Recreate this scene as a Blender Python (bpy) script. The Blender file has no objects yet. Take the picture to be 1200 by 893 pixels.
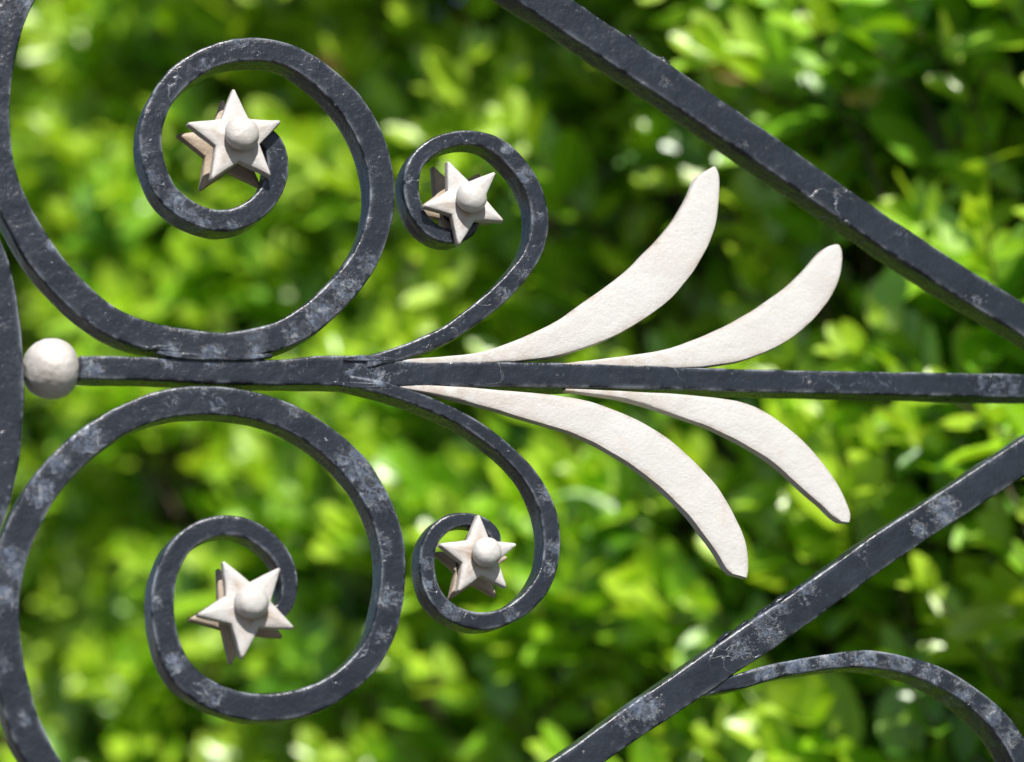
import bpy, math, random
import numpy as np
from mathutils import Vector, Matrix, noise

random.seed(7)
rng = np.random.default_rng(11)
C = bpy.context.scene.collection
SC = bpy.context.scene

# ------------------------------------------------------------------ camera
# image measurements are in the photograph's 1200 x 893 pixels; metres per pixel at the gate = S
F, S, CX, CY = 3500.0, 0.0004, 600.0, 446.5
D0 = F * S                                     # 1.4 m to the gate
yc = np.array([-1240.0, -853.0, -F]); yc /= np.linalg.norm(yc)     # gate depth axis in camera axes (x right, y up, z back)
def ray(px, py): return np.array([(px - CX), -(py - CY), -F]) / F
P0 = np.array([0, 0, -D0])
def hit_c(px, py):
    r = ray(px, py); return r * (P0 @ yc) / (r @ yc)
xa = hit_c(1200, 451) - hit_c(95, 430)
xa -= yc * (xa @ yc); xa /= np.linalg.norm(xa)                      # gate rail = world X
za = np.cross(xa, yc)
R3 = np.array([xa, yc, za])                    # rows: world axes in camera axes -> camera->world rotation
ORG = np.array([0, 0, 1.50])                   # world place of the picture centre on the gate
cam_pos = ORG - R3 @ P0
def gp(px, py, y=0.0):
    """point of the gate seen at a pixel of the photograph, in the plane at depth y"""
    r = R3 @ ray(px, py)
    t = (y - cam_pos[1]) / r[1]
    return cam_pos + r * t
def at_depth(px, py, z):
    return cam_pos + (R3 @ ray(px, py)) * z

cd = bpy.data.cameras.new('camera'); cam = bpy.data.objects.new('camera', cd); C.objects.link(cam)
M = Matrix.Identity(4)
for i in range(3):
    for j in range(3): M[i][j] = R3[i][j]
    M[i][3] = cam_pos[i]
cam.matrix_world = M
cd.sensor_width = 36; cd.lens = 36 * F / 1200.0
cd.clip_start = 0.05; cd.clip_end = 500
cd.dof.use_dof = True
cd.dof.focus_distance = 1.405
cd.dof.aperture_fstop = 5.0
cd.dof.aperture_blades = 9
SC.camera = cam
SC.render.resolution_x = 1024; SC.render.resolution_y = 762

# ------------------------------------------------------------------ light
SUN_EL, SUN_AZ = 50.0, -6.0        # azimuth measured from the gate's outward normal (-Y), negative = left
el, az = math.radians(SUN_EL), math.radians(SUN_AZ)
to_sun = Vector((math.sin(az) * math.cos(el), -math.cos(az) * math.cos(el), math.sin(el)))
w = bpy.data.worlds.new('World'); SC.world = w; w.use_nodes = True
nt = w.node_tree; nt.nodes.clear()
sky = nt.nodes.new('ShaderNodeTexSky'); sky.sky_type = 'NISHITA'; sky.sun_disc = False
sky.sun_elevation = el
sky.sun_rotation = math.atan2(to_sun.x, to_sun.y)
bg = nt.nodes.new('ShaderNodeBackground'); bg.inputs['Strength'].default_value = 0.05
wo = nt.nodes.new('ShaderNodeOutputWorld')
nt.links.new(sky.outputs[0], bg.inputs[0]); nt.links.new(bg.outputs[0], wo.inputs[0])
sd = bpy.data.lights.new('sun', 'SUN'); sd.energy = 4.6; sd.angle = math.radians(0.6); sd.color = (1.0, 0.96, 0.90)
so = bpy.data.objects.new('sun', sd); C.objects.link(so)
so.rotation_euler = to_sun.to_track_quat('Z', 'Y').to_euler(); so.location = (0, -3, 6)
SC.view_settings.view_transform = 'Standard'; SC.view_settings.look = 'None'
SC.view_settings.exposure = 0.62; SC.view_settings.gamma = 1
SC.cycles.use_denoising = True
SC.cycles.max_bounces = 8

# ------------------------------------------------------------------ node helpers
def new_mat(name):
    m = bpy.data.materials.new(name); m.use_nodes = True
    n = m.node_tree; n.nodes.clear()
    out = n.nodes.new('ShaderNodeOutputMaterial')
    return m, n, out
def N(n, t, **k):
    x = n.nodes.new(t)
    for a, b in k.items():
        if a in x.inputs.keys(): x.inputs[a].default_value = b
        else: setattr(x, a, b)
    return x
def L(n, a, b): n.links.new(a, b)
def noise_tex(n, co, scale, detail=4, rough=0.55, dist=0.0):
    x = N(n, 'ShaderNodeTexNoise', Scale=scale, Detail=detail, Roughness=rough, Distortion=dist)
    L(n, co, x.inputs['Vector']); return x.outputs['Fac']
def ramp(n, src, stops):
    r = n.nodes.new('ShaderNodeValToRGB'); e = r.color_ramp.elements
    while len(e) < len(stops): e.new(0.5)
    for i, (p, c) in enumerate(stops):
        e[i].position = p; e[i].color = c if len(c) == 4 else (*c, 1)
    L(n, src, r.inputs[0]); return r.outputs[0]
def g(v): return (v, v, v, 1)
def math_(n, op, a, b=None, c=None, clamp=False):
    x = n.nodes.new('ShaderNodeMath'); x.operation = op; x.use_clamp = clamp
    for i, v in enumerate((a, b, c)):
        if v is None: continue
        if isinstance(v, (int, float)): x.inputs[i].default_value = v
        else: L(n, v, x.inputs[i])
    return x.outputs[0]
def mixc(n, fac, a, b):
    x = n.nodes.new('ShaderNodeMix'); x.data_type = 'RGBA'
    L(n, fac, x.inputs[0])
    for i, v in ((6, a), (7, b)):
        if isinstance(v, tuple): x.inputs[i].default_value = v if len(v) == 4 else (*v, 1)
        else: L(n, v, x.inputs[i])
    return x.outputs[2]
def bump(n, h, strength, dist, prev=None):
    b = N(n, 'ShaderNodeBump', Strength=strength, Distance=dist)
    L(n, h, b.inputs['Height'])
    if prev is not None: L(n, prev, b.inputs['Normal'])
    return b.outputs[0]

def iron_material(name, worn=1.0):
    m, n, out = new_mat(name)
    co = n.nodes.new('ShaderNodeTexCoord').outputs['Object']
    p = n.nodes.new('ShaderNodeBsdfPrincipled')
    edge = N(n, 'ShaderNodeAttribute', attribute_name='edge').outputs['Fac']
    chip = N(n, 'ShaderNodeAttribute', attribute_name='chip').outputs['Fac']
    # brushed old paint: slow tone shifts
    slow = noise_tex(n, co, 38, 5, .6)
    base = ramp(n, slow, [(.3, (.0105, .0135, .0210)), (.62, (.0180, .0225, .0335))])
    # chalky weathered patches
    big = noise_tex(n, co, 17, 3, .5)
    fine = noise_tex(n, co, 190, 6, .72, .6)
    pm = math_(n, 'ADD', math_(n, 'MULTIPLY', big, .62), math_(n, 'MULTIPLY', fine, .50))
    patch = ramp(n, pm, [(.67, g(0)), (.74, g(1))])
    c1 = mixc(n, math_(n, 'MULTIPLY', patch, .4 * worn), base, (.16, .20, .29))
    # edges where paint has rubbed thin
    ef = math_(n, 'MULTIPLY', math_(n, 'POWER', edge, 1.6), ramp(n, noise_tex(n, co, 75, 5, .65), [(.44, g(0)), (.62, g(1))]))
    c2 = mixc(n, math_(n, 'MULTIPLY', ef, .70 * worn), c1, (.33, .36, .42))
    # tiny pale specks
    v = N(n, 'ShaderNodeTexVoronoi', Scale=210.0)
    dv = N(n, 'ShaderNodeTexNoise', Scale=420.0, Detail=3.0); L(n, co, dv.inputs['Vector'])
    mvv = N(n, 'ShaderNodeVectorMath', operation='MULTIPLY_ADD'); L(n, dv.outputs['Color'], mvv.inputs[0])
    mvv.inputs[1].default_value = (.006, .006, .006); L(n, co, mvv.inputs[2]); L(n, mvv.outputs[0], v.inputs['Vector'])
    spm = math_(n, 'MULTIPLY', ramp(n, v.outputs['Distance'], [(.07, g(1)), (.16, g(0))]),
                ramp(n, noise_tex(n, co, 45, 3), [(.52, g(0)), (.62, g(1))]))
    c3 = mixc(n, math_(n, 'MULTIPLY', spm, .55), c2, (.42, .44, .47))
    # rust bleeding through chips
    rm = ramp(n, noise_tex(n, co, 52, 6, .7, .4), [(.70, g(0)), (.745, g(1))])
    c4 = mixc(n, math_(n, 'MULTIPLY', rm, .55), c3, (.20, .125, .085))
    # curling cracks of old paint layers
    vc = N(n, 'ShaderNodeTexVoronoi', Scale=42.0, feature='DISTANCE_TO_EDGE')
    dn = N(n, 'ShaderNodeTexNoise', Scale=70.0, Detail=3.0); L(n, co, dn.inputs['Vector'])
    mv = N(n, 'ShaderNodeVectorMath', operation='MULTIPLY_ADD'); L(n, dn.outputs['Color'], mv.inputs[0])
    mv.inputs[1].default_value = (.022, .022, .022); L(n, co, mv.inputs[2]); L(n, mv.outputs[0], vc.inputs['Vector'])
    crack = math_(n, 'MULTIPLY', ramp(n, vc.outputs['Distance'], [(.006, g(1)), (.022, g(0))]),
                  ramp(n, noise_tex(n, co, 26, 2), [(.57, g(0)), (.66, g(1))]))
    c5 = mixc(n, math_(n, 'MULTIPLY', crack, .3), c4, (.36, .40, .47))
    chn = math_(n, 'ADD', math_(n, 'MULTIPLY', noise_tex(n, co, 300, 6, .75, 1.2), .85), math_(n, 'MULTIPLY', noise_tex(n, co, 90, 4, .6, .5), .28))
    chm = ramp(n, math_(n, 'ADD', math_(n, 'MULTIPLY', chip, .27), chn), [(.75, g(0)), (.85, g(1))])
    c5 = mixc(n, math_(n, 'MULTIPLY', chm, .62), c5, ramp(n, noise_tex(n, co, 240, 4, .7), [(.35, (.045, .065, .11)), (.52, (.15, .185, .26)), (.68, (.42, .44, .47))]))
    L(n, c5, p.inputs['Base Color'])
    rgh = math_(n, 'ADD', math_(n, 'MULTIPLY', fine, .25), math_(n, 'ADD', math_(n, 'MULTIPLY', patch, .2), .16))
    L(n, rgh, p.inputs['Roughness'])
    p.inputs['IOR'].default_value = 1.5; p.inputs['Specular IOR Level'].default_value = .5
    b = bump(n, noise_tex(n, co, 120, 4, .6), .55, .0013)
    b = bump(n, noise_tex(n, co, 430, 5, .6), .55, .00045, b)
    b = bump(n, noise_tex(n, co, 1300, 3, .6), .4, .00014, b)
    b = bump(n, crack, .8, .0006, b)
    b = bump(n, patch, .3, .0003, b)
    b = bump(n, chm, .55, .0004, b)
    L(n, b, p.inputs['Normal']); L(n, p.outputs[0], out.inputs[0])
    return m

def white_material(name, stain=1.0, tone=(.555, .545, .540), dark=(.525, .500, .482)):
    m, n, out = new_mat(name)
    co = n.nodes.new('ShaderNodeTexCoord').outputs['Object']
    p = n.nodes.new('ShaderNodeBsdfPrincipled')
    slow = noise_tex(n, co, 30, 4, .6)
    base = ramp(n, slow, [(.3, dark), (.55, tone)])
    st = ramp(n, noise_tex(n, co, 62, 6, .7, .5), [(.60, g(0)), (.80, g(1))])
    c = mixc(n, math_(n, 'MULTIPLY', st, .5 * stain), base, (.47, .37, .28))
    edge = N(n, 'ShaderNodeAttribute', attribute_name='edge').outputs['Fac']
    ef = math_(n, 'MULTIPLY', edge, ramp(n, noise_tex(n, co, 140, 4, .6), [(.5, g(0)), (.68, g(1))]))
    c = mixc(n, math_(n, 'MULTIPLY', ef, .5 * stain), c, (.22, .17, .13))
    gm = math_(n, 'MULTIPLY', N(n, 'ShaderNodeAttribute', attribute_name='grime').outputs['Fac'], ramp(n, noise_tex(n, co, 85, 5, .65, .4), [(.36, g(0)), (.66, g(1))]))
    c = mixc(n, math_(n, 'MULTIPLY', gm, .85), c, (.33, .235, .155))
    sp = ramp(n, noise_tex(n, co, 620, 4, .65), [(.64, g(0)), (.72, g(1))])
    c = mixc(n, math_(n, 'MULTIPLY', sp, .45), c, (.30, .24, .19))
    L(n, c, p.inputs['Base Color'])
    L(n, math_(n, 'ADD', math_(n, 'MULTIPLY', slow, .2), .38), p.inputs['Roughness'])
    b = bump(n, noise_tex(n, co, 160, 4, .6), .3, .0008)
    b = bump(n, noise_tex(n, co, 600, 5, .75), 1.0, .00032, b)
    b = bump(n, sp, -.5, .0003, b)
    L(n, b, p.inputs['Normal']); L(n, p.outputs[0], out.inputs[0])
    return m

IRON = iron_material('weathered_blue_black_paint')
WHITE = white_material('chalky_white_paint')
RIVET = white_material('silvery_rivet_paint', 1.3, (.58, .565, .55), (.50, .46, .42))
_p = next(x for x in RIVET.node_tree.nodes if x.type == 'BSDF_PRINCIPLED')
_p.inputs['Metallic'].default_value = .08
for l in list(_p.inputs['Roughness'].links): RIVET.node_tree.links.remove(l)
_p.inputs['Roughness'].default_value = .36
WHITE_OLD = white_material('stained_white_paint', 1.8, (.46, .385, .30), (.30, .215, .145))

# places where the photograph shows the paint chalked or chipped: (px, py, radius px, strength)
CHIPS = [(1108,600,24,1),(1078,622,14,.9),(1160,537,9,1),(755,828,24,1),(735,845,18,.8),(945,690,18,.8),(870,760,18,.8),(900,735,24,.9),(918,712,12,.9),(1010,650,10,.6),
 (60,288,8,1),(240,76,10,.9),(283,47,14,.9),(170,175,12,.8),(178,210,14,.9),(205,245,20,1),(230,262,18,.9),(275,268,14,.7),(440,200,10,.6),(430,310,18,.8),(405,340,24,.9),(375,370,26,.95),(345,395,20,.8),
 (300,398,16,.8),(200,410,14,.8),(30,5,14,.9),(8,20,14,.7),(105,375,9,.8),(215,60,10,.6),(595,175,9,1),(615,205,12,1),(630,255,10,.8),(612,320,10,.7),(590,345,12,.8),(540,375,12,.6),(478,210,8,.7),
 (100,515,24,1),(68,545,16,.9),(48,575,18,1),(15,660,22,1),(8,700,18,.9),(5,780,14,.8),(28,845,12,.8),(178,705,14,1),(204,777,14,1),(248,815,20,.8),(345,480,14,.9),(415,545,28,1),(437,580,24,.9),
 (445,640,18,.8),(455,700,18,.8),(450,745,14,.7),(200,470,10,.7),(640,580,12,.8),(650,640,12,1),(645,667,10,.9),(500,660,10,.9),(530,715,16,.8),(600,720,12,.9),(500,685,8,1),
 (900,787,18,.95),(935,780,20,1),(975,774,22,1),(1015,770,22,1),(1056,778,22,1),(1092,790,20,.9),(1130,810,20,.9),(1165,838,18,.9),(1188,864,16,.9),
 (200,415,16,1),(250,417,18,1),(300,417,14,1),(110,432,18,.9),(430,424,16,.9),(445,446,14,1),(200,424,12,.7),(345,430,16,.6),(520,430,10,.5),(950,446,12,.5),(1180,452,12,.6),(870,170,10,.7),(845,120,8,.7),(782,98,12,.6),(1145,352,8,.8),(980,228,9,.7)]
def chip_at(x, z):
    if CHIPW is None: return 0.0
    d = 1 - np.hypot(CHIPW[:, 0] - x, CHIPW[:, 1] - z) / CHIPW[:, 2]
    return float(max(0, (np.minimum(1, np.maximum(d, 0) * 1.6) * CHIPW[:, 3]).max()))
CHIPW = np.array([(gp(a, b)[0], gp(a, b)[2], c * S * 1.45, d) for a, b, c, d in CHIPS])

# ------------------------------------------------------------------ mesh helpers
def link(name, verts, faces, mat, parent=None, edge=None, smooth=True, grime=None):
    me = bpy.data.meshes.new(name)
    me.from_pydata([tuple(v) for v in verts], [], faces); me.update()
    if edge is not None:
        a = me.attributes.new('edge', 'FLOAT', 'POINT'); a.data.foreach_set('value', np.array(edge, dtype=np.float32))
    if grime is not None:
        a = me.attributes.new('grime', 'FLOAT', 'POINT'); a.data.foreach_set('value', np.array(grime, dtype=np.float32))
    if edge is not None and mat is IRON:
        a = me.attributes.new('chip', 'FLOAT', 'POINT'); a.data.foreach_set('value', np.array([chip_at(v[0], v[2]) for v in verts], dtype=np.float32))
    if smooth: me.polygons.foreach_set('use_smooth', [True] * len(me.polygons))
    me.materials.append(mat)
    o = bpy.data.objects.new(name, me); C.objects.link(o)
    if parent is not None:
        o.parent = parent
        o.matrix_parent_inverse = parent.matrix_world.inverted()
    return o

def catmull(pts, step):
    """centripetal-ish Catmull-Rom through rows [x, y, w]; returns evenly spaced rows"""
    P = np.array(pts, float)
    P = np.vstack([2 * P[0] - P[1], P, 2 * P[-1] - P[-2]])
    out = []
    for i in range(1, len(P) - 2):
        p0, p1, p2, p3 = P[i - 1], P[i], P[i + 1], P[i + 2]
        d = lambda a, b: max(np.linalg.norm((b - a)[:2]) ** .5, 1e-3)
        t0 = 0; t1 = t0 + d(p0, p1); t2 = t1 + d(p1, p2); t3 = t2 + d(p2, p3)
        for t in np.linspace(t1, t2, 24, endpoint=False):
            A1 = (t1 - t) / (t1 - t0) * p0 + (t - t0) / (t1 - t0) * p1
            A2 = (t2 - t) / (t2 - t1) * p1 + (t - t1) / (t2 - t1) * p2
            A3 = (t3 - t) / (t3 - t2) * p2 + (t - t2) / (t3 - t2) * p3
            B1 = (t2 - t) / (t2 - t0) * A1 + (t - t0) / (t2 - t0) * A2
            B2 = (t3 - t) / (t3 - t1) * A2 + (t - t1) / (t3 - t1) * A3
            out.append((t2 - t) / (t2 - t1) * B1 + (t - t1) / (t2 - t1) * B2)
    out.append(P[-2]); out = np.array(out)
    seg = np.r_[0, np.cumsum(np.linalg.norm(np.diff(out[:, :2], axis=0), axis=1))]
    n = max(2, int(seg[-1] / step))
    s = np.linspace(0, seg[-1], n + 1)
    return np.array([[np.interp(v, seg, out[:, k]) for k in range(out.shape[1])] for v in s])

def smooth_rows(P, k):
    for _ in range(k):
        Q = P.copy(); Q[1:-1] = .25 * P[:-2] + .5 * P[1:-1] + .25 * P[2:]; P = Q
    return P

def section(hw, d, r):
    """rounded rectangle, u across the bar, v into depth; returns [(u, v, edge, nu, nv)]"""
    out = []
    def side(a, b, k, nrm):
        for i in range(1, k):
            t = i / k; out.append((a[0] + (b[0] - a[0]) * t, a[1] + (b[1] - a[1]) * t, 0.0, nrm[0], nrm[1]))
    def corner(cx, cy, a0):
        for i in range(5):
            a = a0 + math.pi / 2 * i / 4
            e = (0.35, .8, 1, .8, .35)[i]
            out.append((cx + r * math.cos(a), cy + r * math.sin(a), e, math.cos(a), math.sin(a)))
    side((-hw + r, 0), (hw - r, 0), 6, (0, -1))
    corner(hw - r, r, -math.pi / 2)
    side((hw, r), (hw, d - r), 4, (1, 0))
    corner(hw - r, d - r, 0)
    side((hw - r, d), (-hw + r, d), 4, (0, 1))
    corner(-hw + r, d - r, math.pi / 2)
    side((-hw, d - r), (-hw, r), 4, (-1, 0))
    corner(-hw + r, r, math.pi)
    return out

def bar(name, pts, y0=0.0, depth=.015, parent=None, mat=None, rough=1.0, r=.0012, sm=10, seed=0, world=False, step=None):
    """forged bar whose FRONT face follows pixel rows [px, py, width_px]"""
    if world:
        rows = np.array(pts, float)              # x, z, width in metres
    else:
        rows = []
        P = smooth_rows(catmull(pts, 4.0), sm)
        for px, py, wd in P:
            a = gp(px, py, y0); b = gp(px + 1, py, y0); c = gp(px, py + 1, y0)
            sc = math.sqrt(np.linalg.norm(b - a) * np.linalg.norm(c - a))
            rows.append((a[0], a[2], wd * sc))
        rows = np.array(rows)
    rows = catmull(rows, step or .0017) if not world else catmull(rows, step or .008)
    T = np.gradient(rows[:, :2], axis=0); T /= np.linalg.norm(T, axis=1)[:, None]
    verts, edge = [], []
    ns = None
    so_ = Vector((seed * 3.1, 0, 0))
    for (x, z, wd), t in zip(rows, T):
        nu = np.array([-t[1], t[0]])
        sec = section(wd / 2, depth, min(r, wd * .22)); ns = len(sec)
        for u, v, e, a, b in sec:
            p = Vector((x + nu[0] * u, y0 + v, z + nu[1] * u))
            k = noise.noise(p * 42 + so_) * .00045 + noise.noise(p * 120 + so_) * .00020 + noise.noise(p * 330 + so_) * .00008
            # hammered corners come and go
            k += -.00022 * e * max(0, noise.noise(p * 65 + so_ * 2) + .15)
            k *= rough
            verts.append((p.x + nu[0] * a * k, p.y + b * k, p.z + nu[1] * a * k)); edge.append(e)
    faces = []
    m = len(rows)
    for i in range(m - 1):
        for j in range(ns):
            a, b = i * ns + j, i * ns + (j + 1) % ns
            faces.append((a, a + ns, b + ns, b))
    for end in (0, m - 1):
        c = np.mean(verts[end * ns:(end + 1) * ns], axis=0)
        tt = T[end] * (.0008 if end else -.0008)
        ring = []
        for j in range(ns):
            v = np.array(verts[end * ns + j]); q = c + (v - c) * .8 + np.array([tt[0], 0, tt[1]])
            ring.append(len(verts)); verts.append(tuple(q)); edge.append(.6)
        for j in range(ns):
            a, b = end * ns + j, end * ns + (j + 1) % ns
            faces.append((ring[j], ring[(j + 1) % ns], b, a) if end else (a, b, ring[(j + 1) % ns], ring[j]))
        faces.append(tuple(ring) if end == 0 else tuple(reversed(ring)))
    return link(name, verts, faces, mat or IRON, parent, edge)

import bmesh
def finish(o):
    bm = bmesh.new(); bm.from_mesh(o.data)
    bmesh.ops.recalc_face_normals(bm, faces=bm.faces[:])
    bm.to_mesh(o.data); bm.free(); return o

def poly_plate(name, outline, y0, thick, bev, mat, parent, seed=0, rough=1.0, dome=0.0, sub=0):
    """plate cut to an outline given in world (x, z); bevelled rim, filled by a quad-free grid of triangles"""
    o2 = np.array(outline)
    if ((o2[:, 0] * np.roll(o2[:, 1], -1) - np.roll(o2[:, 0], -1) * o2[:, 1]).sum()) < 0: o2 = o2[::-1]
    bm = bmesh.new()
    n = len(o2)
    nx = np.roll(o2, -1, 0) - np.roll(o2, 1, 0); nx /= np.maximum(np.linalg.norm(nx, axis=1)[:, None], 1e-9)
    nor = np.stack([nx[:, 1], -nx[:, 0]], 1)           # outward for CCW
    lay = bm.verts.layers.float.new('edge')
    rings = []
    prof = [(bev, 0, .3), (bev * .35, bev * .18, 1), (0, bev * .8, .8), (0, thick - bev * .8, .5), (bev * .35, thick - bev * .18, 1), (bev, thick, .3)]
    for ins, dy, e in prof:
        rg = []
        for p, q in zip(o2, nor):
            v = bm.verts.new((p[0] - q[0] * ins, y0 + dy, p[1] - q[1] * ins)); v[lay] = e; rg.append(v)
        rings.append(rg)
    for a, b in zip(rings[:-1], rings[1:]):
        for j in range(n):
            bm.faces.new((a[j], a[(j + 1) % n], b[(j + 1) % n], b[j]))
    for rg in (rings[0], rings[-1]):
        es = [bm.edges.get((rg[j], rg[(j + 1) % n])) for j in range(n)]
        bmesh.ops.triangle_fill(bm, edges=es, use_beauty=True, use_dissolve=False)
    bmesh.ops.recalc_face_normals(bm, faces=bm.faces[:])
    for v in bm.verts:
        k = noise.noise(v.co * 60 + Vector((seed, 0, 0))) * .0005 + noise.noise(v.co * 180 + Vector((seed, 0, 0))) * .0002
        v.co += Vector((k, k * .6, noise.noise(v.co * 60 + Vector((0, seed + 9, 0))) * .0005)) * rough
    me = bpy.data.meshes.new(name); bm.to_mesh(me); bm.free()
    me.materials.append(mat)
    for f in me.polygons: f.use_smooth = False
    o = bpy.data.objects.new(name, me); C.objects.link(o)
    if parent is not None: o.parent = parent; o.matrix_parent_inverse = parent.matrix_world.inverted()
    return o

# ------------------------------------------------------------------ materials of the setting
def ground_material():
    m, n, out = new_mat('worn_paving'); co = n.nodes.new('ShaderNodeTexCoord').outputs['Object']
    p = n.nodes.new('ShaderNodeBsdfPrincipled'); p.inputs['Roughness'].default_value = .9
    a = noise_tex(n, co, 1.4, 6, .6); b = noise_tex(n, co, 90, 4, .6)
    c = ramp(n, math_(n, 'ADD', math_(n, 'MULTIPLY', a, .6), math_(n, 'MULTIPLY', b, .4)), [(.35, (.045, .043, .040)), (.65, (.085, .082, .076))])
    L(n, c, p.inputs['Base Color']); L(n, bump(n, b, .4, .003), p.inputs['Normal']); L(n, p.outputs[0], out.inputs[0]); return m
def soil_material():
    m, n, out = new_mat('hedge_soil'); co = n.nodes.new('ShaderNodeTexCoord').outputs['Object']
    p = n.nodes.new('ShaderNodeBsdfPrincipled'); p.inputs['Roughness'].default_value = 1
    a = noise_tex(n, co, 30, 6, .65)
    L(n, ramp(n, a, [(.35, (.028, .02, .013)), (.7, (.075, .055, .036))]), p.inputs['Base Color'])
    L(n, bump(n, a, .8, .02), p.inputs['Normal']); L(n, p.outputs[0], out.inputs[0]); return m
def leaf_material():
    m, n, out = new_mat('glossy_hedge_leaf')
    tint = N(n, 'ShaderNodeAttribute', attribute_name='tint').outputs['Fac']
    rib = N(n, 'ShaderNodeAttribute', attribute_name='rib').outputs['Fac']
    co = n.nodes.new('ShaderNodeTexCoord').outputs['Object']
    blot = noise_tex(n, co, 70, 3, .6)
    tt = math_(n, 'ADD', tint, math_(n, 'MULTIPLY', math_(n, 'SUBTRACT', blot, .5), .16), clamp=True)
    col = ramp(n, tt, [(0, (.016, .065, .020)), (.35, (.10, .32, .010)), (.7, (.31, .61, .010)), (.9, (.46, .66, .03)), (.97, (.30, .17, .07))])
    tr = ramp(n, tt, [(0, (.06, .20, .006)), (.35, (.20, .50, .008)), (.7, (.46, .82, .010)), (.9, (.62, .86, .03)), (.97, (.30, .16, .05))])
    r3 = math_(n, 'MULTIPLY', math_(n, 'POWER', rib, 7.0), .45)
    col = mixc(n, r3, col, (.32, .45, .12))
    p = n.nodes.new('ShaderNodeBsdfPrincipled')
    L(n, col, p.inputs['Base Color']); p.inputs['Roughness'].default_value = .38; p.inputs['Specular IOR Level'].default_value = .8
    p.inputs['IOR'].default_value = 1.5
    p.inputs['Coat Weight'].default_value = 1.0; p.inputs['Coat Roughness'].default_value = .34
    L(n, bump(n, noise_tex(n, co, 160, 2, .5), .25, .0015), p.inputs['Normal'])
    t = n.nodes.new('ShaderNodeBsdfTranslucent'); L(n, tr, t.inputs['Color'])
    mx = N(n, 'ShaderNodeMixShader', Fac=.30)
    L(n, p.outputs[0], mx.inputs[1]); L(n, t.outputs[0], mx.inputs[2]); L(n, mx.outputs[0], out.inputs[0])
    return m
def bark_material():
    m, n, out = new_mat('hedge_twig_bark'); co = n.nodes.new('ShaderNodeTexCoord').outputs['Object']
    p = n.nodes.new('ShaderNodeBsdfPrincipled'); p.inputs['Roughness'].default_value = .85
    L(n, ramp(n, noise_tex(n, co, 60, 4), [(.3, (.06, .04, .025)), (.7, (.16, .11, .07))]), p.inputs['Base Color'])
    L(n, p.outputs[0], out.inputs[0]); return m
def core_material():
    m, n, out = new_mat('hedge_core_shade'); co = n.nodes.new('ShaderNodeTexCoord').outputs['Object']  # near-black: the shade deep in the hedge is put into the colour
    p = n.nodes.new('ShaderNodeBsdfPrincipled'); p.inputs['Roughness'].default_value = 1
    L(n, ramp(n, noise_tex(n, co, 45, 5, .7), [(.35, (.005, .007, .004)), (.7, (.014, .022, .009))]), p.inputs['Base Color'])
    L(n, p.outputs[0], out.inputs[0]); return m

# ------------------------------------------------------------------ setting
gr = link('ground', [(-60, -60, 0), (60, -60, 0), (60, 60, 0), (-60, 60, 0)], [(0, 1, 2, 3)], ground_material(), smooth=False)
gr['kind'] = 'structure'

# ------------------------------------------------------------------ hedge
def hedge_pt(px, z):
    p = at_depth(px, 450, z); return np.array([p[0], p[1]])
hR, hL = hedge_pt(1290, 1.86), hedge_pt(-90, 3.35)
hd = hL - hR; hlen = np.linalg.norm(hd); hd /= hlen
hn = np.array([hd[1], -hd[0]])
if hn @ (cam_pos[:2] - hR) < 0: hn = -hn            # towards the camera
E0, E1, HT = -1.0, hlen + 1.0, 2.45
def hw(s, n_, z):                                    # hedge coordinates -> world
    p = hR + hd * s + hn * n_
    return np.array([p[0], p[1], z])
hedge = bpy.data.objects.new('hedge', None); C.objects.link(hedge)
hedge.location = tuple(hw((E0 + E1) / 2, -.25, 0)); bpy.context.view_layer.update()
hedge['label'] = 'dense sunlit hedge of glossy bright green oval leaves growing behind the iron gate'
hedge['category'] = 'hedge'
bed = [hw(E0 - .3, .22, .004), hw(E1 + .3, .22, .004), hw(E1 + .3, -.8, .004), hw(E0 - .3, -.8, .004)]
sb = link('soil', bed, [(0, 1, 2, 3)], soil_material(), smooth=False); sb['kind'] = 'structure'

def lump(s, z):
    return noise.noise(Vector((s * 4.2, z * 4.2, 1.3))) * .07 + noise.noise(Vector((s * 10, z * 10, 7.7))) * .05
# solid core added to block light; near-black colour stands for inner shade
cv, cf = [], []
NS, NZ = 70, 46
for side in (0, 1):
    for i in range(NS + 1):
        for j in range(NZ + 1):
            s = E0 + .1 + (E1 - E0 - .2) * i / NS; z = .12 + (HT - .34) * j / NZ
            pinch = 1 - max(0, (j / NZ - .9) / .1) ** 2 * .9
            n_ = -.30 + (1 if side == 0 else -1) * .10 * pinch + noise.noise(Vector((s * 9, z * 9, side * 4.))) * .05
            cv.append(hw(s, n_, z))
def ci(side, i, j): return side * (NS + 1) * (NZ + 1) + i * (NZ + 1) + j
for side in (0, 1):
    for i in range(NS):
        for j in range(NZ): cf.append((ci(side, i, j), ci(side, i + 1, j), ci(side, i + 1, j + 1), ci(side, i, j + 1)))
for i in range(NS):
    for j in (0, NZ): cf.append((ci(0, i, j), ci(1, i, j), ci(1, i + 1, j), ci(0, i + 1, j)))
for j in range(NZ):
    for i in (0, NS): cf.append((ci(0, i, j), ci(0, i, j + 1), ci(1, i, j + 1), ci(1, i, j)))
finish(link('light_block_core', cv, cf, core_material(), hedge, smooth=False))

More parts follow.
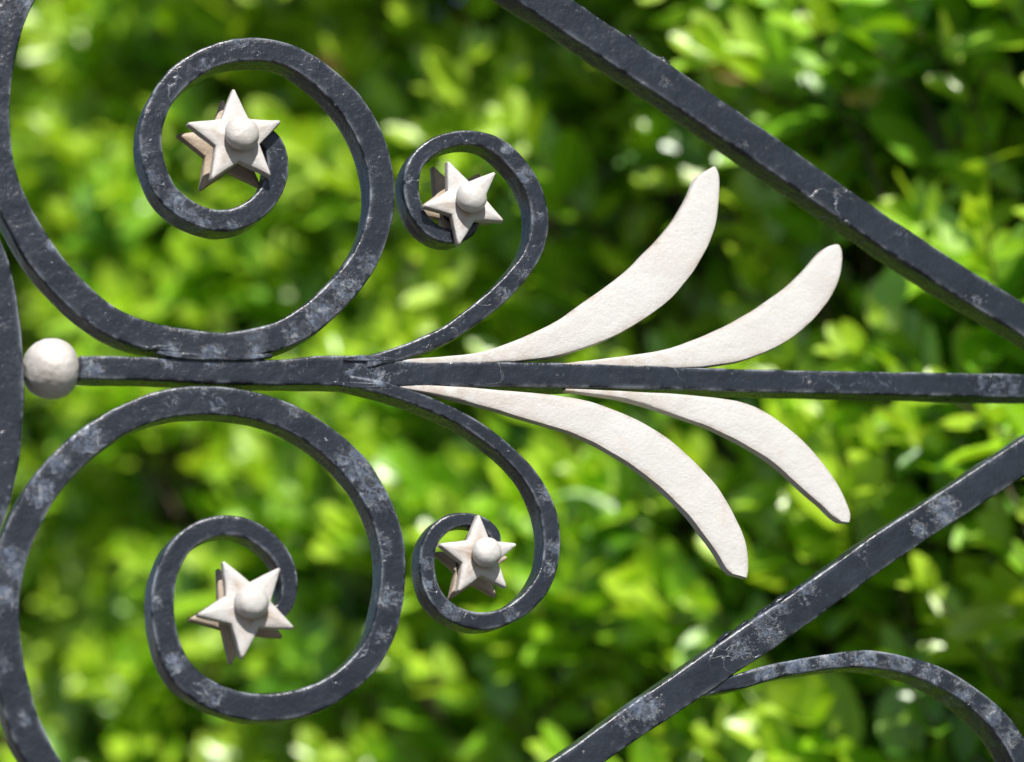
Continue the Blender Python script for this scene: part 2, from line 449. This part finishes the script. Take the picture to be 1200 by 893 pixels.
# leaf template: x along, y across, z normal
st = [0, .08, .22, .45, .68, .86, .96, 1.0]
wd = [.03, .48, .84, 1.0, .90, .60, .26, 0.02]
cols = [-1, -.55, 0, .55, 1]
TV, rib = [], []
for a, b in zip(st, wd):
    for c in cols: TV.append((a, c * b, 0)); rib.append(1 - abs(c) * .9)
TV = np.array(TV); rib = np.array(rib)
TF = []
for i in range(len(st) - 1):
    for j in range(4):
        a = i * 5 + j; TF.append((a, a + 5, a + 6, a + 1))
TF = np.array(TF)

def orth(d, up):
    y = np.cross(up, d); y /= np.linalg.norm(y) + 1e-9
    return y, np.cross(d, y)
leaf_v, leaf_t, stems = [], [], []
def add_leaf(p, d, nrm, length, tint):
    d = d / np.linalg.norm(d)
    y, z = orth(d, nrm)
    W = length * rng.uniform(.215, .285)
    fold = rng.uniform(.05, .42); curl = rng.uniform(-.2, .55); tw = rng.uniform(-.4, .4)
    x = TV[:, 0]; yy = TV[:, 1]
    lx = x * length * (1 - .08 * curl)
    ly = yy * W * math.cos(fold)
    lz = np.abs(yy) * W * math.sin(fold) - curl * .32 * length * x ** 2 + yy * x * tw * W + np.sin(x * 9 + rng.uniform(0, 6)) * np.abs(yy) * W * .10
    leaf_v.append(p + lx[:, None] * d + ly[:, None] * y + lz[:, None] * z)
    leaf_t.append(1.06 if rng.random() < .006 else tint * .86)
def shoot(base, d, length, npairs, size, age_shade, skip_back=False):
    d = d / np.linalg.norm(d)
    bend = rng.normal(size=3) * .18 + np.array([0, 0, .12])
    y, z = orth(d, rng.normal(size=3))
    ph = rng.uniform(0, math.pi)
    pts = []
    for k in range(npairs + 1):
        t = k / npairs
        p = base + d * length * t + bend * length * t * t * .5
        pts.append(p)
        dd = d + bend * t; dd /= np.linalg.norm(dd)
        if k == 0: continue
        a0 = ph + k * math.pi / 2 + rng.normal() * .2
        sz = size * (1 - .42 * t ** 3) * rng.uniform(.82, 1.12)
        for q in (0, math.pi):
            if rng.random() < .06: continue
            a = a0 + q
            o = y * math.cos(a) + z * math.sin(a)
            ang = rng.uniform(.65, 1.15) * (1 - .35 * t)
            ld = dd * math.cos(ang) + o * math.sin(ang) + rng.normal(size=3) * .12 + np.array([0, 0, -.10])
            nrm = dd * math.sin(ang) - o * math.cos(ang) + np.array([0, 0, .45]) + np.array([-.24, -.92, .32]) * 1.5 + rng.normal(size=3) * .38
            tn = age_shade + .38 * t ** 2 + rng.normal() * .10
            add_leaf(p + o * .002, ld, nrm, sz, min(1, max(0, tn)))
    for q in (1, -1):                                    # terminal pair
        add_leaf(pts[-1], d + bend + y * q * .35 + rng.normal(size=3) * .1, np.array([hn[0], hn[1], .9]) + rng.normal(size=3) * .3, size * rng.uniform(.45, .8), min(1, age_shade + .45 + rng.normal() * .1))
    stems.append(pts)
area = (E1 - E0) * HT
sv0, sv1 = -.25, hlen + .25
def scatter(n_shoots, s0, s1, z0, z1, depth0, depth1, size=(.043, .070), age_shade_mean=.64):
    for _ in range(n_shoots):
        s = rng.uniform(s0, s1); z = rng.uniform(z0, z1)
        dep = rng.uniform(depth0, depth1)
        base = hw(s, lump(s, z) - dep, z)
        out_ = np.array([hn[0], hn[1], 0])
        d = out_ * rng.uniform(.1, .85) + np.array([0, 0, 1]) * rng.uniform(.0, 1.2) + np.array([hd[0], hd[1], 0]) * rng.normal() * .5
        sh = noise.noise(Vector((s * 6, z * 6, 3.1)))
        shoot(base, d, rng.uniform(.06, .12), rng.integers(3, 6), rng.uniform(*size), age_shade_mean + .20 * min(1, max(0, s / hlen)) + sh * .4 - dep * 1.3 + rng.normal() * .15)  # tint falls with depth: inner shade painted into the leaves; paler to the left
# richly leaved zone the photo looks at, then the rest of the hedge
scatter(int(540 * (sv1 - sv0) * 1.3), sv0, sv1, 1.1, 2.45, .05, .15, age_shade_mean=.76)
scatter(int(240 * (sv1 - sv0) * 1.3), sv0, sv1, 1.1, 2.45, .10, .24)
scatter(int(260 * (sv1 - sv0) * 1.3), sv0, sv1, 1.15, 2.45, .18, .34, age_shade_mean=.45)
scatter(int(300 * area), E0, E1, .08, HT - .06, .04, .28)
# crown top and rear face
for _ in range(int(130 * area)):
    s = rng.uniform(E0, E1); z = rng.uniform(.08, HT - .05)
    base = hw(s, -.45 - rng.uniform(-.04, .10), z)
    shoot(base, np.array([-hn[0], -hn[1], rng.uniform(0, 1)]), .11, 4, rng.uniform(.045, .06), .4)
for _ in range(int(420 * (E1 - E0))):
    s = rng.uniform(E0, E1)
    shoot(hw(s, rng.uniform(-.5, -.05), HT - rng.uniform(0.02, .16)), np.array([rng.normal() * .3, rng.normal() * .3, 1]), rng.uniform(.08, .16), 4, rng.uniform(.045, .06), .5)

V = np.concatenate(leaf_v).astype(np.float32); nl = len(leaf_t); nv = len(TV); nf = len(TF)
FV = (TF[None] + (np.arange(nl) * nv)[:, None, None]).reshape(-1, 4).astype(np.int32)
me = bpy.data.meshes.new('foliage')
me.vertices.add(len(V)); me.vertices.foreach_set('co', V.ravel())
me.loops.add(FV.size); me.loops.foreach_set('vertex_index', FV.ravel())
me.polygons.add(len(FV)); me.polygons.foreach_set('loop_start', np.arange(0, FV.size, 4, dtype=np.int32))
me.polygons.foreach_set('use_smooth', np.ones(len(FV), bool))
me.update(calc_edges=True)
a = me.attributes.new('tint', 'FLOAT', 'POINT'); a.data.foreach_set('value', np.repeat(np.array(leaf_t, np.float32), nv))
a = me.attributes.new('rib', 'FLOAT', 'POINT'); a.data.foreach_set('value', np.tile(rib.astype(np.float32), nl))
me.materials.append(leaf_material())
fo = bpy.data.objects.new('foliage', me); C.objects.link(fo); fo.parent = hedge; fo.matrix_parent_inverse = hedge.matrix_world.inverted()
print('leaves', nl)
# stems: thin three-sided twigs reaching back into the hedge, and trunks
def tube(V_, F_, pts, r0, r1, k=4):
    pts = np.array(pts); b = len(V_)
    for i, p in enumerate(pts):
        t = pts[min(i + 1, len(pts) - 1)] - pts[max(i - 1, 0)]; t /= np.linalg.norm(t) + 1e-9
        y, z = orth(t, np.array([.3, .2, .9]))
        r = r0 + (r1 - r0) * i / (len(pts) - 1)
        for q in range(k):
            an = q * 2 * math.pi / k; V_.append(p + (y * math.cos(an) + z * math.sin(an)) * r)
    for i in range(len(pts) - 1):
        for q in range(k):
            F_.append((b + i * k + q, b + i * k + (q + 1) % k, b + (i + 1) * k + (q + 1) % k, b + (i + 1) * k + q))
tv, tf = [], []
for pts in stems:
    root = pts[0] - (pts[1] - pts[0]) * 1.2 + np.array([0, 0, -.03])
    tube(tv, tf, [root] + pts, .0022, .0010, 3)
bark = bark_material()
link('twigs', tv, tf, bark, hedge)
for k in range(9):
    s = E0 + .25 + (E1 - E0 - .5) * k / 8 + rng.normal() * .05
    a_, b_ = [], []
    tube(a_, b_, [hw(s + rng.normal() * .02, -.30 + rng.normal() * .02, z) for z in (-.02, .3, .7, 1.2, 1.7)], .022, .009, 7)
    link('trunk', a_, b_, bark, hedge)

# ------------------------------------------------------------------ the gate
gate = bpy.data.objects.new('wrought_iron_gate', None); C.objects.link(gate)
gate.location = (0, .008, 0); bpy.context.view_layer.update()
gate['label'] = 'dark blue-black wrought iron gate with curling scrolls, white stars and white crescent leaves'
gate['category'] = 'gate'
DEP = .0152
def lab(o, t): o['label'] = t; return o

scroll_A = [(285,160,16),(300,152,18),(314,153,20),(321,166,24),(327,182,25),(328,200,25),(322,219,25),(311,236,26),(290,252,26),(260,260,25),(220,247,26),(195,226,26),(182,198,26),(176,153,26),
  (193,109,26),(214,85,27),(251,64,26),(283,57,27),(330,60,27),(353,70,28),(388,96,30),(418,130,32),(436,163,32),(446,196,31),(449,230,29),(443,267,30),(433,295,31),(417,321,32),
  (386,355,33),(356,379,34),(334,391,33),(272,404,30),(204,398,31),(152,387,33),(115,367,34),(84,339,36),(53,304,37),(28,264,36),(2,207,36),(-7,136,36),(-1,64,36),(11,20,36),(24,-8,36),
  (60,-60,36),(120,-105,36),(200,-130,36),(300,-140,36),(380,-135,36),(440,-122,36)]
scroll_C = [(296,708,16),(312,722,17),(326,724,18),(336,712,20),(341,696,20),(341,679,21),(332,651,22),(312,631,24),(291,618,23),(259,614,23),(223,628,25),(205,649,25),(193,678,27),(190,706,27),(196,750,28),(213,789,30),(249,815,31),(290,828,32),
  (345,826,31),(380,814,31),(405,799,31),(430,775,31),(443,757,30),(451,738,30),(460,698,30),(462,658,30),(457,623,31),(441,583,31),(417,547,33),(375,509,32),(325,482,32),(290,473,33),(242,468,34),(187,474,33),
  (144,491,33),(103,518,34),(74,545,35),(46,580,36),(22,628,37),(8,670,38),(4,695,38),(4,726,38),(7,760,38),(15,801,38),(30,854,38),(47,886,37),(75,925,36),(130,985,36),(210,1025,36),(300,1045,36),(390,1050,36),(440,1046,36)]
scroll_B = [(548,240,13),(556,248,15),(558,258,17),(550,269,18),(538,276,18),(524,277,18),(510,272,18),(497,261,18),(487,245,18),(482,221,18),(484,196,18),(497,178,18),(517,166,18),(535,161,17),(554,160,17),
  (570,163,18),(587,172,20),(610,195,21),(628,226,21),(634,257,20),(631,278,21),(624,299,21),(594,337,22),(560,366,21),(519,394,19),(490,406,17),(462,416,16),(430,424,15)]
scroll_D = [(570,648,12),(580,645,12),(585,636,13),(580,622,14),(566,611,14),(545,607,15),(528,610,17),(515,619,18),(504,634,18),(500,657,18),(505,687,18),(518,709,19),(533,720,20),(552,727,20),(578,727,20),
  (604,717,21),(629,695,21),(644,667,21),(648,633,21),(642,596,20),(626,563,19),(607,540,18),(577,514,17),(543,491,16),(504,473,16),(470,460,16),(440,452,15),(410,446,14)]
lab(bar('scroll', scroll_A, -.0006, DEP, gate, sm=26, seed=1), 'large upper scroll with a white star in its eye')
lab(bar('scroll', scroll_C, -.0004, DEP, gate, sm=26, seed=2), 'large lower scroll with a white star in its eye')
lab(bar('scroll', scroll_B, .0002, .0145, gate, sm=14, seed=3), 'small upper scroll curling round a white star')
lab(bar('scroll', scroll_D, .0002, .0145, gate, sm=14, seed=4), 'small lower scroll curling round a white star')
rail = [(95,430,28),(160,431,28),(250,434,29),(330,436,30),(365,434,34),(410,434,36),(440,436,33),(480,438,30),(560,438,29),(690,440,28),(780,442,27),(860,445,26),(1000,448,26),(1200,452,27),(1330,455,28),(1480,458,28)]
lab(bar('rail', rail, .0010, .0150, gate, seed=5, sm=6), 'straight horizontal bar')
lab(bar('brace', [(230,-280,40),(400,-163,40),(577,-41,40),(600,-26,40),(669,20,39),(744,70,39),(820,121,39),(900,176,38),(1002,247,36),(1072,294,36),(1143,340,35),(1200,374,35),(1320,450,34)], -.0002, DEP, gate, seed=6), 'thick bar sloping down to the right')
lab(bar('brace', [(250,1180,36),(400,1079,36),(600,945,36),(680,891,36),(743,846,37),(804,805,38),(865,763,39),(920,726,39),(975,687,38),(1030,647,37),(1115,591,36),(1200,535,36),(1320,458,34)], .0004, DEP, gate, seed=7), 'worn bar sloping up to the right')
lab(bar('scroll', [(790,822,8),(815,812,11),(842,804,14),(868,798,17),(910,786,17),(973,775,18),(1015,772,19),(1056,778,20),(1097,791,22),(1136,814,23),(1165,838,25),(1190,870,26),(1203,900,26),(1208,940,26),(1195,1000,24),(1150,1045,22),(1095,1055,20),(1055,1030,18),(1060,990,16)],
    -.0000 + .0014, .019, gate, seed=8), 'arched scroll under the lower brace')
lab(bar('hoop', [(-210,20,38),(-150,90,38),(-90,165,38),(-45,235,38),(-12,297,38),(1,351,38),(7,406,38),(9,455,38),(8,490,38),(5,528,38),(-3,572,38),(-16,612,38),(-45,680,38),(-90,750,38),(-150,825,38),(-210,895,38)],
    .0022, .0130, gate, seed=9), 'bowed upright behind the white ball')
# paint drips / weld blobs on the upper edge of the brace
lab(bar('weld_bead', [(186,413,4),(215,416.5,7),(250,418,7),(290,418,7),(318,416,4)], -.0004, .004, gate, seed=21, r=.0014), 'pale weld bead under the upper scroll')
bar('weld_bead', [(405,420,5),(425,419,8),(445,420,7),(462,421,4)], -.0003, .004, gate, seed=22, r=.0014)
bar('weld_bead', [(392,449,5),(415,451,8),(438,451,6),(455,452,4)], -.0003, .004, gate, seed=23, r=.0014)
def blob(px, py, rpx, sq, y, seed, parent, mat, name, tilt=35):
    bm = bmesh.new(); bmesh.ops.create_icosphere(bm, subdivisions=3, radius=rpx * S)
    c = gp(px, py, y)
    for v in bm.verts:
        k = 1 + noise.noise(v.co * 500 + Vector((seed, 0, 0))) * .35
        co = v.co * k; v.co = Vector((co.x * sq[0], co.y * sq[1], co.z * sq[2]))
    bmesh.ops.rotate(bm, verts=bm.verts, cent=(0, 0, 0), matrix=Matrix.Rotation(math.radians(tilt), 3, 'Y'))
    bmesh.ops.translate(bm, verts=bm.verts, vec=c)
    me = bpy.data.meshes.new(name); bm.to_mesh(me); bm.free(); me.materials.append(mat)
    for f in me.polygons: f.use_smooth = True
    o = bpy.data.objects.new(name, me); C.objects.link(o); o.parent = parent; o.matrix_parent_inverse = parent.matrix_world.inverted(); return o
for k, (px, py, r_) in enumerate([(741, 47, 6), (778, 73, 7)]):
    blob(px, py, r_, (1.5, .8, .6), .004, k * 5, gate, IRON, 'weld_blob')
for k, (px, py, r_) in enumerate([(928, 694, 7), (912, 704, 8), (893, 717, 8), (868, 734, 7), (848, 746, 7)]):
    o = blob(px, py, r_, (1.7, .9, .38), .006, k * 7 + 30, gate, IRON, 'paint_flake', -36)

# frame that carries the panel, outside the picture
def wx(px, py): p = gp(px, py, 0); return (p[0], p[2])
xl, ztop = wx(-225, 450)[0], wx(600, -270)[1]
xr, zmid = wx(1500, 450)[0], wx(600, 1190)[1]
WF = .030
def straight(name, a, b, wdt, dep, y0, label=None):
    o = bar(name, [(a[0], a[1], wdt), ((a[0] + b[0]) / 2, (a[1] + b[1]) / 2, wdt), (b[0], b[1], wdt)], y0, dep, gate, world=True, r=.002)
    if label: o['label'] = label
straight('stile', (xl, 0), (xl, ztop + .02), WF, .028, -.006)
straight('stile', (xr, 0), (xr, ztop + .02), WF, .028, -.006)
straight('top_rail', (xl + .012, ztop), (xr - .012, ztop), .026, .024, -.004)
straight('middle_rail', (xl + .012, zmid), (xr - .012, zmid), .026, .024, -.004)
straight('bottom_rail', (xl + .012, .14), (xr - .012, .14), .026, .024, -.004)
for k in range(1, 6):
    x = xl + (xr - xl) * k / 6
    straight('upright', (x, .15), (x, zmid - .008), .014, .014, .001)

# white crescent leaves
def crescent(top, bottom, label, seed):
    """top / bottom: pixel rows from root to tip"""
    pts = []
    def dens(rows):
        P = catmull([(a, b, 0) for a, b in rows], 4.5); return [(p[0], p[1]) for p in smooth_rows(P, 2)]
    t = dens(top); b = dens(bottom)
    tip = [( (t[-1][0] * .6 + b[-1][0] * .4), (t[-1][1] * .6 + b[-1][1] * .4))]
    # strip of cross rows: quads with a softly rounded face
    n = max(len(t), len(b))
    tt = catmull([(p[0], p[1], 0) for p in t], 1)[:, :2]; bb = catmull([(p[0], p[1], 0) for p in b], 1)[:, :2]
    ti = tt[np.linspace(0, len(tt) - 1, n).astype(int)]; bi = bb[np.linspace(0, len(bb) - 1, n).astype(int)]
    y0, th = .0012, .0052
    prof = [(0, th * .85, .6), (0, .0012, .9), (.0006, .0003, 1), (.0014, 0, .3)]
    verts, edge = [], []
    K = 9
    for i in range(n):
        A = gp(*ti[i], y0); B = gp(*bi[i], y0)
        W = B - A; wl = np.linalg.norm(W); u = W / wl
        row = []
        sc = min(1, wl / .006)
        row += [(A + u * 0, th, .4), (A, .0007 * sc, .9), (A + u * .0003 * sc, .0002 * sc, 1)]
        for k in range(1, K): row.append((A + W * k / K, -.0002 * math.sin(math.pi * k / K) * sc, 0.0))
        row += [(B - u * .0003 * sc, .0002 * sc, 1), (B, .0007 * sc, .9), (B, th, .4)]
        for k in range(1, 4): row.append((B - W * k / 4, th + .0002, 0.0))
        for p, dy, e in row:
            q = Vector((p[0], p[1] + dy, p[2]))
            k_ = noise.noise(q * 50 + Vector((seed, 0, 0))) * .0004 + noise.noise(q * 200 + Vector((seed, 0, 0))) * .00010
            e_ = noise.noise(q * 90 + Vector((0, seed, 0))) * .0003 * (1 if e > .3 else .2)
            q = q + Vector((-u[2] * 0 + u[0] * e_, -k_, u[2] * e_)); verts.append(tuple(q)); edge.append(e)
    R_ = len(row); faces = []
    for i in range(n - 1):
        for j in range(R_):
            a, b2 = i * R_ + j, i * R_ + (j + 1) % R_; faces.append((a, a + R_, b2 + R_, b2))
    for end in (0, n - 1):
        faces.append(tuple(range(end * R_, (end + 1) * R_)) if end else tuple(reversed(range(0, R_))))
    gm = []
    for i in range(n):
        t_ = i / (n - 1)
        for j in range(R_):
            u_ = min(1, max(0, (j - 2) / K)) if j < K + 3 else 1
            gm.append(max(max(0, 1 - t_ / .5) ** 1.1, .55 * max(0, abs(u_ - .5) * 2 - .72) / .28))
    o = link('leaf_blade', verts, faces, WHITE, gate, edge, grime=gm); finish(o)
    o.data.set_sharp_from_angle(angle=math.radians(38))
    return lab(o, label)
crescent([(472,421),(523,417.5),(566,411.6),(602,399.5),(647,379),(687,352),(721,328),(751,301),(774,277.6),(794.5,251),(808,227),(817,206),(824,202),(836,195)],
         [(472,426),(530,426),(587,424.5),(647,417.6),(674,411),(720.6,393.5),(757.5,371.7),(788,348),(808,324.6),(825,298),(838,267.5),(843,234),(843,202),(839,196)], 'large upper crescent', 1)
crescent([(660,425.5),(724,418),(781,408.6),(828,392),(875,368),(915,341.5),(942,318),(958,299),(966,291),(973,287),(980,286)],
         [(660,430),(740,431),(815,430),(855,425.4),(895,413.6),(929,395),(956,371.7),(976,345),(986,318),(988,300),(988,292),(984,287)], 'small upper crescent', 2)
crescent([(466,450.5),(545,453),(590,457),(640,461.5),(690,470),(741,489),(781,512),(814.6,541),(841.5,571),(861.7,604.6),(875,638),(878,662),(877,674),(876,677)],
         [(466,453.5),(509,462),(545,470),(581,480),(616.6,491),(652,501),(674,508.5),(707,525),(741,545.5),(774,571),(804.6,601),(828,631),(841.5,650),(853,668),(858,672)], 'large lower crescent', 3)
crescent([(663,455.5),(741,458.5),(808,462.6),(848,467),(882,475),(915,494),(942,517),(966,544),(986,574),(997,601),(998,608),(996,612)],
         [(663,457.5),(690,461),(734,468),(774,480),(808,491.5),(841.5,505),(875,522),(908.7,544),(942,574),(962,591),(978,607),(985,611)], 'small lower crescent', 4)

# finial ball
bm = bmesh.new(); bmesh.ops.create_icosphere(bm, subdivisions=5, radius=1)
c = gp(60, 432.5, .0085); rb = 33.3 * S * 1.0
for v in bm.verts:
    d = v.co.normalized()
    k = 1 + noise.noise(d * 1.6) * .035 + noise.noise(d * 5 + Vector((4, 0, 0))) * .018 + noise.noise(d * 13) * .006
    sq = (abs(d.x) ** 3 + abs(d.y) ** 3 + abs(d.z) ** 3) ** (-1 / 3)
    v.co = d * (.88 + .12 * sq) * k * rb
    v.co.x *= .96; v.co.z *= 1.03; v.co += Vector(c)
me = bpy.data.meshes.new('finial_ball'); bm.to_mesh(me); bm.free(); me.materials.append(RIVET)
a = me.attributes.new('grime', 'FLOAT', 'POINT')
a.data.foreach_set('value', np.array([max(0, min(1, (v.co.x - c[0]) / rb * 3.2 - 2.2)) for v in me.vertices], np.float32))
for f in me.polygons: f.use_smooth = True
ball = bpy.data.objects.new('finial_ball', me); C.objects.link(ball); ball.parent = gate; ball.matrix_parent_inverse = gate.matrix_world.inverted()
# collar between ball and rail
bar('collar', [(84,432,22),(90,431.5,24),(97,431,26)], .0022, .0125, gate, sm=0, mat=IRON)

# stars
def star(tips, hub, hub_r, y_face, thick, rear, label, seed, dome, mat):
    T = np.array([gp(x, y, y_face) for x, y in tips])[:, [0, 2]]
    cc = T.mean(0)
    yb = y_face
    out = []
    n = 5
    for i in range(n):
        a, b = T[i], T[(i + 1) % n]
        # tip is rounded off with two points
        ua = (a - cc) / np.linalg.norm(a - cc); pa = np.array([-ua[1], ua[0]])
        pb = T[i - 1]
        sgn = 1 if pa @ (b - a) > 0 else -1
        out += [a - ua * .0012 - pa * sgn * .0009, a - ua * .0003 - pa * sgn * .0005, a - ua * .0003 + pa * sgn * .0005, a - ua * .0012 + pa * sgn * .0009]
        m_ = (a + b) / 2 - cc
        rr = (np.linalg.norm(a - cc) + np.linalg.norm(b - cc)) / 2
        inn = cc + m_ / np.linalg.norm(m_) * rr * .47
        for t in (.25, .5, .75): out.append(out[-1 if t == .25 else -1] * 0 + (a - ua * .0012 + pa * sgn * .0009) * (1 - t) + inn * t)
        out.append(inn)
        ub = (b - cc) / np.linalg.norm(b - cc); pb = np.array([-ub[1], ub[0]])
        sb_ = 1 if pb @ (a - b) > 0 else -1
        e_ = b - ub * .0012 + pb * sb_ * .0009
        for t in (.25, .5, .75): out.append(inn * (1 - t) + e_ * t)
    # concentric rings to the centre so the arms can swell gently
    out = np.array(out); m = len(out)
    verts, edge, faces = [], [], []
    R = np.linalg.norm(T - cc, axis=1).mean()
    prof = [(1.0, thick, .5), (1.0, .0011, .9), (.975, .0003, 1), (.93, 0, .2), (.75, -.0003, 0), (.5, -.0006, 0), (.25, -.0007, 0)]
    if rear: prof = prof
    for f, dy, e in prof:
        for p in out:
            q = cc + (p - cc) * f
            v = Vector((q[0], yb + dy, q[1]))
            k = noise.noise(v * 150 + Vector((seed, 0, 0))) * .00045
            v += Vector((k * .7, k, noise.noise(v * 140 + Vector((0, seed, 0))) * .0004)); verts.append(tuple(v)); edge.append(e)
    for r_ in range(len(prof) - 1):
        for j in range(m):
            a, b = r_ * m + j, r_ * m + (j + 1) % m; faces.append((a, b, b + m, a + m))
    verts.append((cc[0], yb - .0013, cc[1])); edge.append(0)
    k = (len(prof) - 1) * m
    for j in range(m): faces.append((k + j, k + (j + 1) % m, len(verts) - 1))
    verts.append((cc[0], yb + thick, cc[1])); edge.append(0)
    for j in range(m): faces.append((j, (j + 1) % m, len(verts) - 1))
    gq = [(.6 if (i // m) < 3 else (1.0 if (i // m) >= len(prof) - 2 else .25)) for i in range(len(verts))]
    o = link('star', verts, faces, mat, gate, edge, grime=gq); finish(o)
    me = o.data
    if hasattr(me, 'set_sharp_from_angle'): me.set_sharp_from_angle(angle=math.radians(40))
    lab(o, label)
    # rivet head
    yh = yb - .001 if not rear else yb + thick + .0
    sgn = -1 if not rear else 1
    hc = gp(hub[0], hub[1], yb - .0046) if not rear else np.array([cc[0], 0, cc[1]])
    hr = hub_r * S * .95
    vs, fs = [], []
    if dome == 'ball': pr = [(0.86, -.001), (.97, .0018), (1.0, .0030), (.965, .0043), (.87, .0056), (.73, .0066), (.52, .0074), (.27, .0078)]
    else: pr = [(.93, -.001), (1.0, .0008), (1.0, .0026), (.96, .0036), (.86, .0045), (.80, .0054), (.70, .0063), (.48, .0071), (.25, .0074)]
    K = 40
    for f, h in pr:
        for q in range(K):
            an = 2 * math.pi * q / K
            v = Vector((hc[0] + math.cos(an) * f * hr, yh + sgn * h, hc[2] + math.sin(an) * f * hr))
            k_ = 1 + noise.noise(v * 170 + Vector((seed * 2, 0, 0))) * .03
            v = Vector((hc[0] + (v.x - hc[0]) * k_, v.y + noise.noise(v * 260) * .0003, hc[2] + (v.z - hc[2]) * k_)); vs.append(tuple(v))
    for r_ in range(len(pr) - 1):
        for q in range(K):
            a, b = r_ * K + q, r_ * K + (q + 1) % K; fs.append((a, b, b + K, a + K))
    vs.append((hc[0], yh + sgn * pr[-1][1] * 1.015, hc[2]))
    for q in range(K): fs.append(((len(pr) - 1) * K + q, (len(pr) - 1) * K + (q + 1) % K, len(vs) - 1))
    gq = [max(0, 1 - (i // K) / 3.2) for i in range(len(vs))]
    h = link('rivet_head', vs, fs, RIVET if not rear else mat, o, [.9 if i < K * 2 else 0 for i in range(len(vs))], grime=gq); finish(h)
    return o
def rot(tips, ang, shift=(0, 0), k=1.0):
    P = np.array(tips, float); c = P.mean(0); a = math.radians(ang)
    R = np.array([[math.cos(a), -math.sin(a)], [math.sin(a), math.cos(a)]])
    return [tuple(x) for x in (P - c) @ R.T * k + c + np.array(shift)]
sA = [(274,103),(330,142),(318,206),(248,210),(220,144)]
sB = [(525,188),(581,201),(591,259),(538,287),(496,241)]
sC = [(262,657),(329,665),(345,736),(284,772),(231,720)]
sD = [(561,602),(606,637),(594,688),(537,693),(515,637)]
specs = [(sA, (284,156), 21.5, 'ball', 'upper left', 0, 1.0, (0, -3)), (sB, (553,231), 19.6, 'ball', 'upper right', 4, 1.0, (1, -10)),
         (sC, (296,705), 20.5, 'flat', 'lower left', -3, .98, (3, 0)), (sD, (571,647), 18.5, 'ball2', 'lower right', -3, .95, (8, 3))]
yF, TH, yR = -.0058, .0042, .0150
for k, (tp, hub, hr, kind, where, ang, sc_, sh) in enumerate(specs):
    star(tp, hub, hr, yF, TH, False, 'front star in the %s scroll' % where, k * 3 + 1, 'flat' if kind == 'flat' else 'ball', WHITE)
    # rear star: same place on the gate, seen past the front one
    F2 = [gp(x, y, yF) for x, y in tp]
    c0 = np.mean(F2, axis=0); a = math.radians(ang)
    back = []
    for p in F2:
        dx, dz = (p - c0)[0] * sc_, (p - c0)[2] * sc_
        q = np.array([c0[0] + dx * math.cos(a) - dz * math.sin(a), yR, c0[2] + dx * math.sin(a) + dz * math.cos(a)])
        cq = R3.T @ (q - cam_pos); back.append((CX + F * cq[0] / -cq[2] + sh[0], CY - F * cq[1] / -cq[2] + sh[1]))
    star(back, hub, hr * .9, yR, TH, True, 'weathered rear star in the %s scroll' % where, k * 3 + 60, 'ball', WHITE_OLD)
    # pin through both stars
    vs, fs = [], []
    for yy in (yF + .002, yR + .002):
        for q in range(20):
            an = q * math.pi / 10; vs.append((c0[0] + .0052 * math.cos(an), yy, c0[2] + .0052 * math.sin(an)))
    for q in range(20): fs.append((q, (q + 1) % 20, 20 + (q + 1) % 20, 20 + q))
    fs.append(tuple(range(20))); fs.append(tuple(reversed(range(20, 40))))
    finish(link('star_pin', vs, fs, IRON, gate))
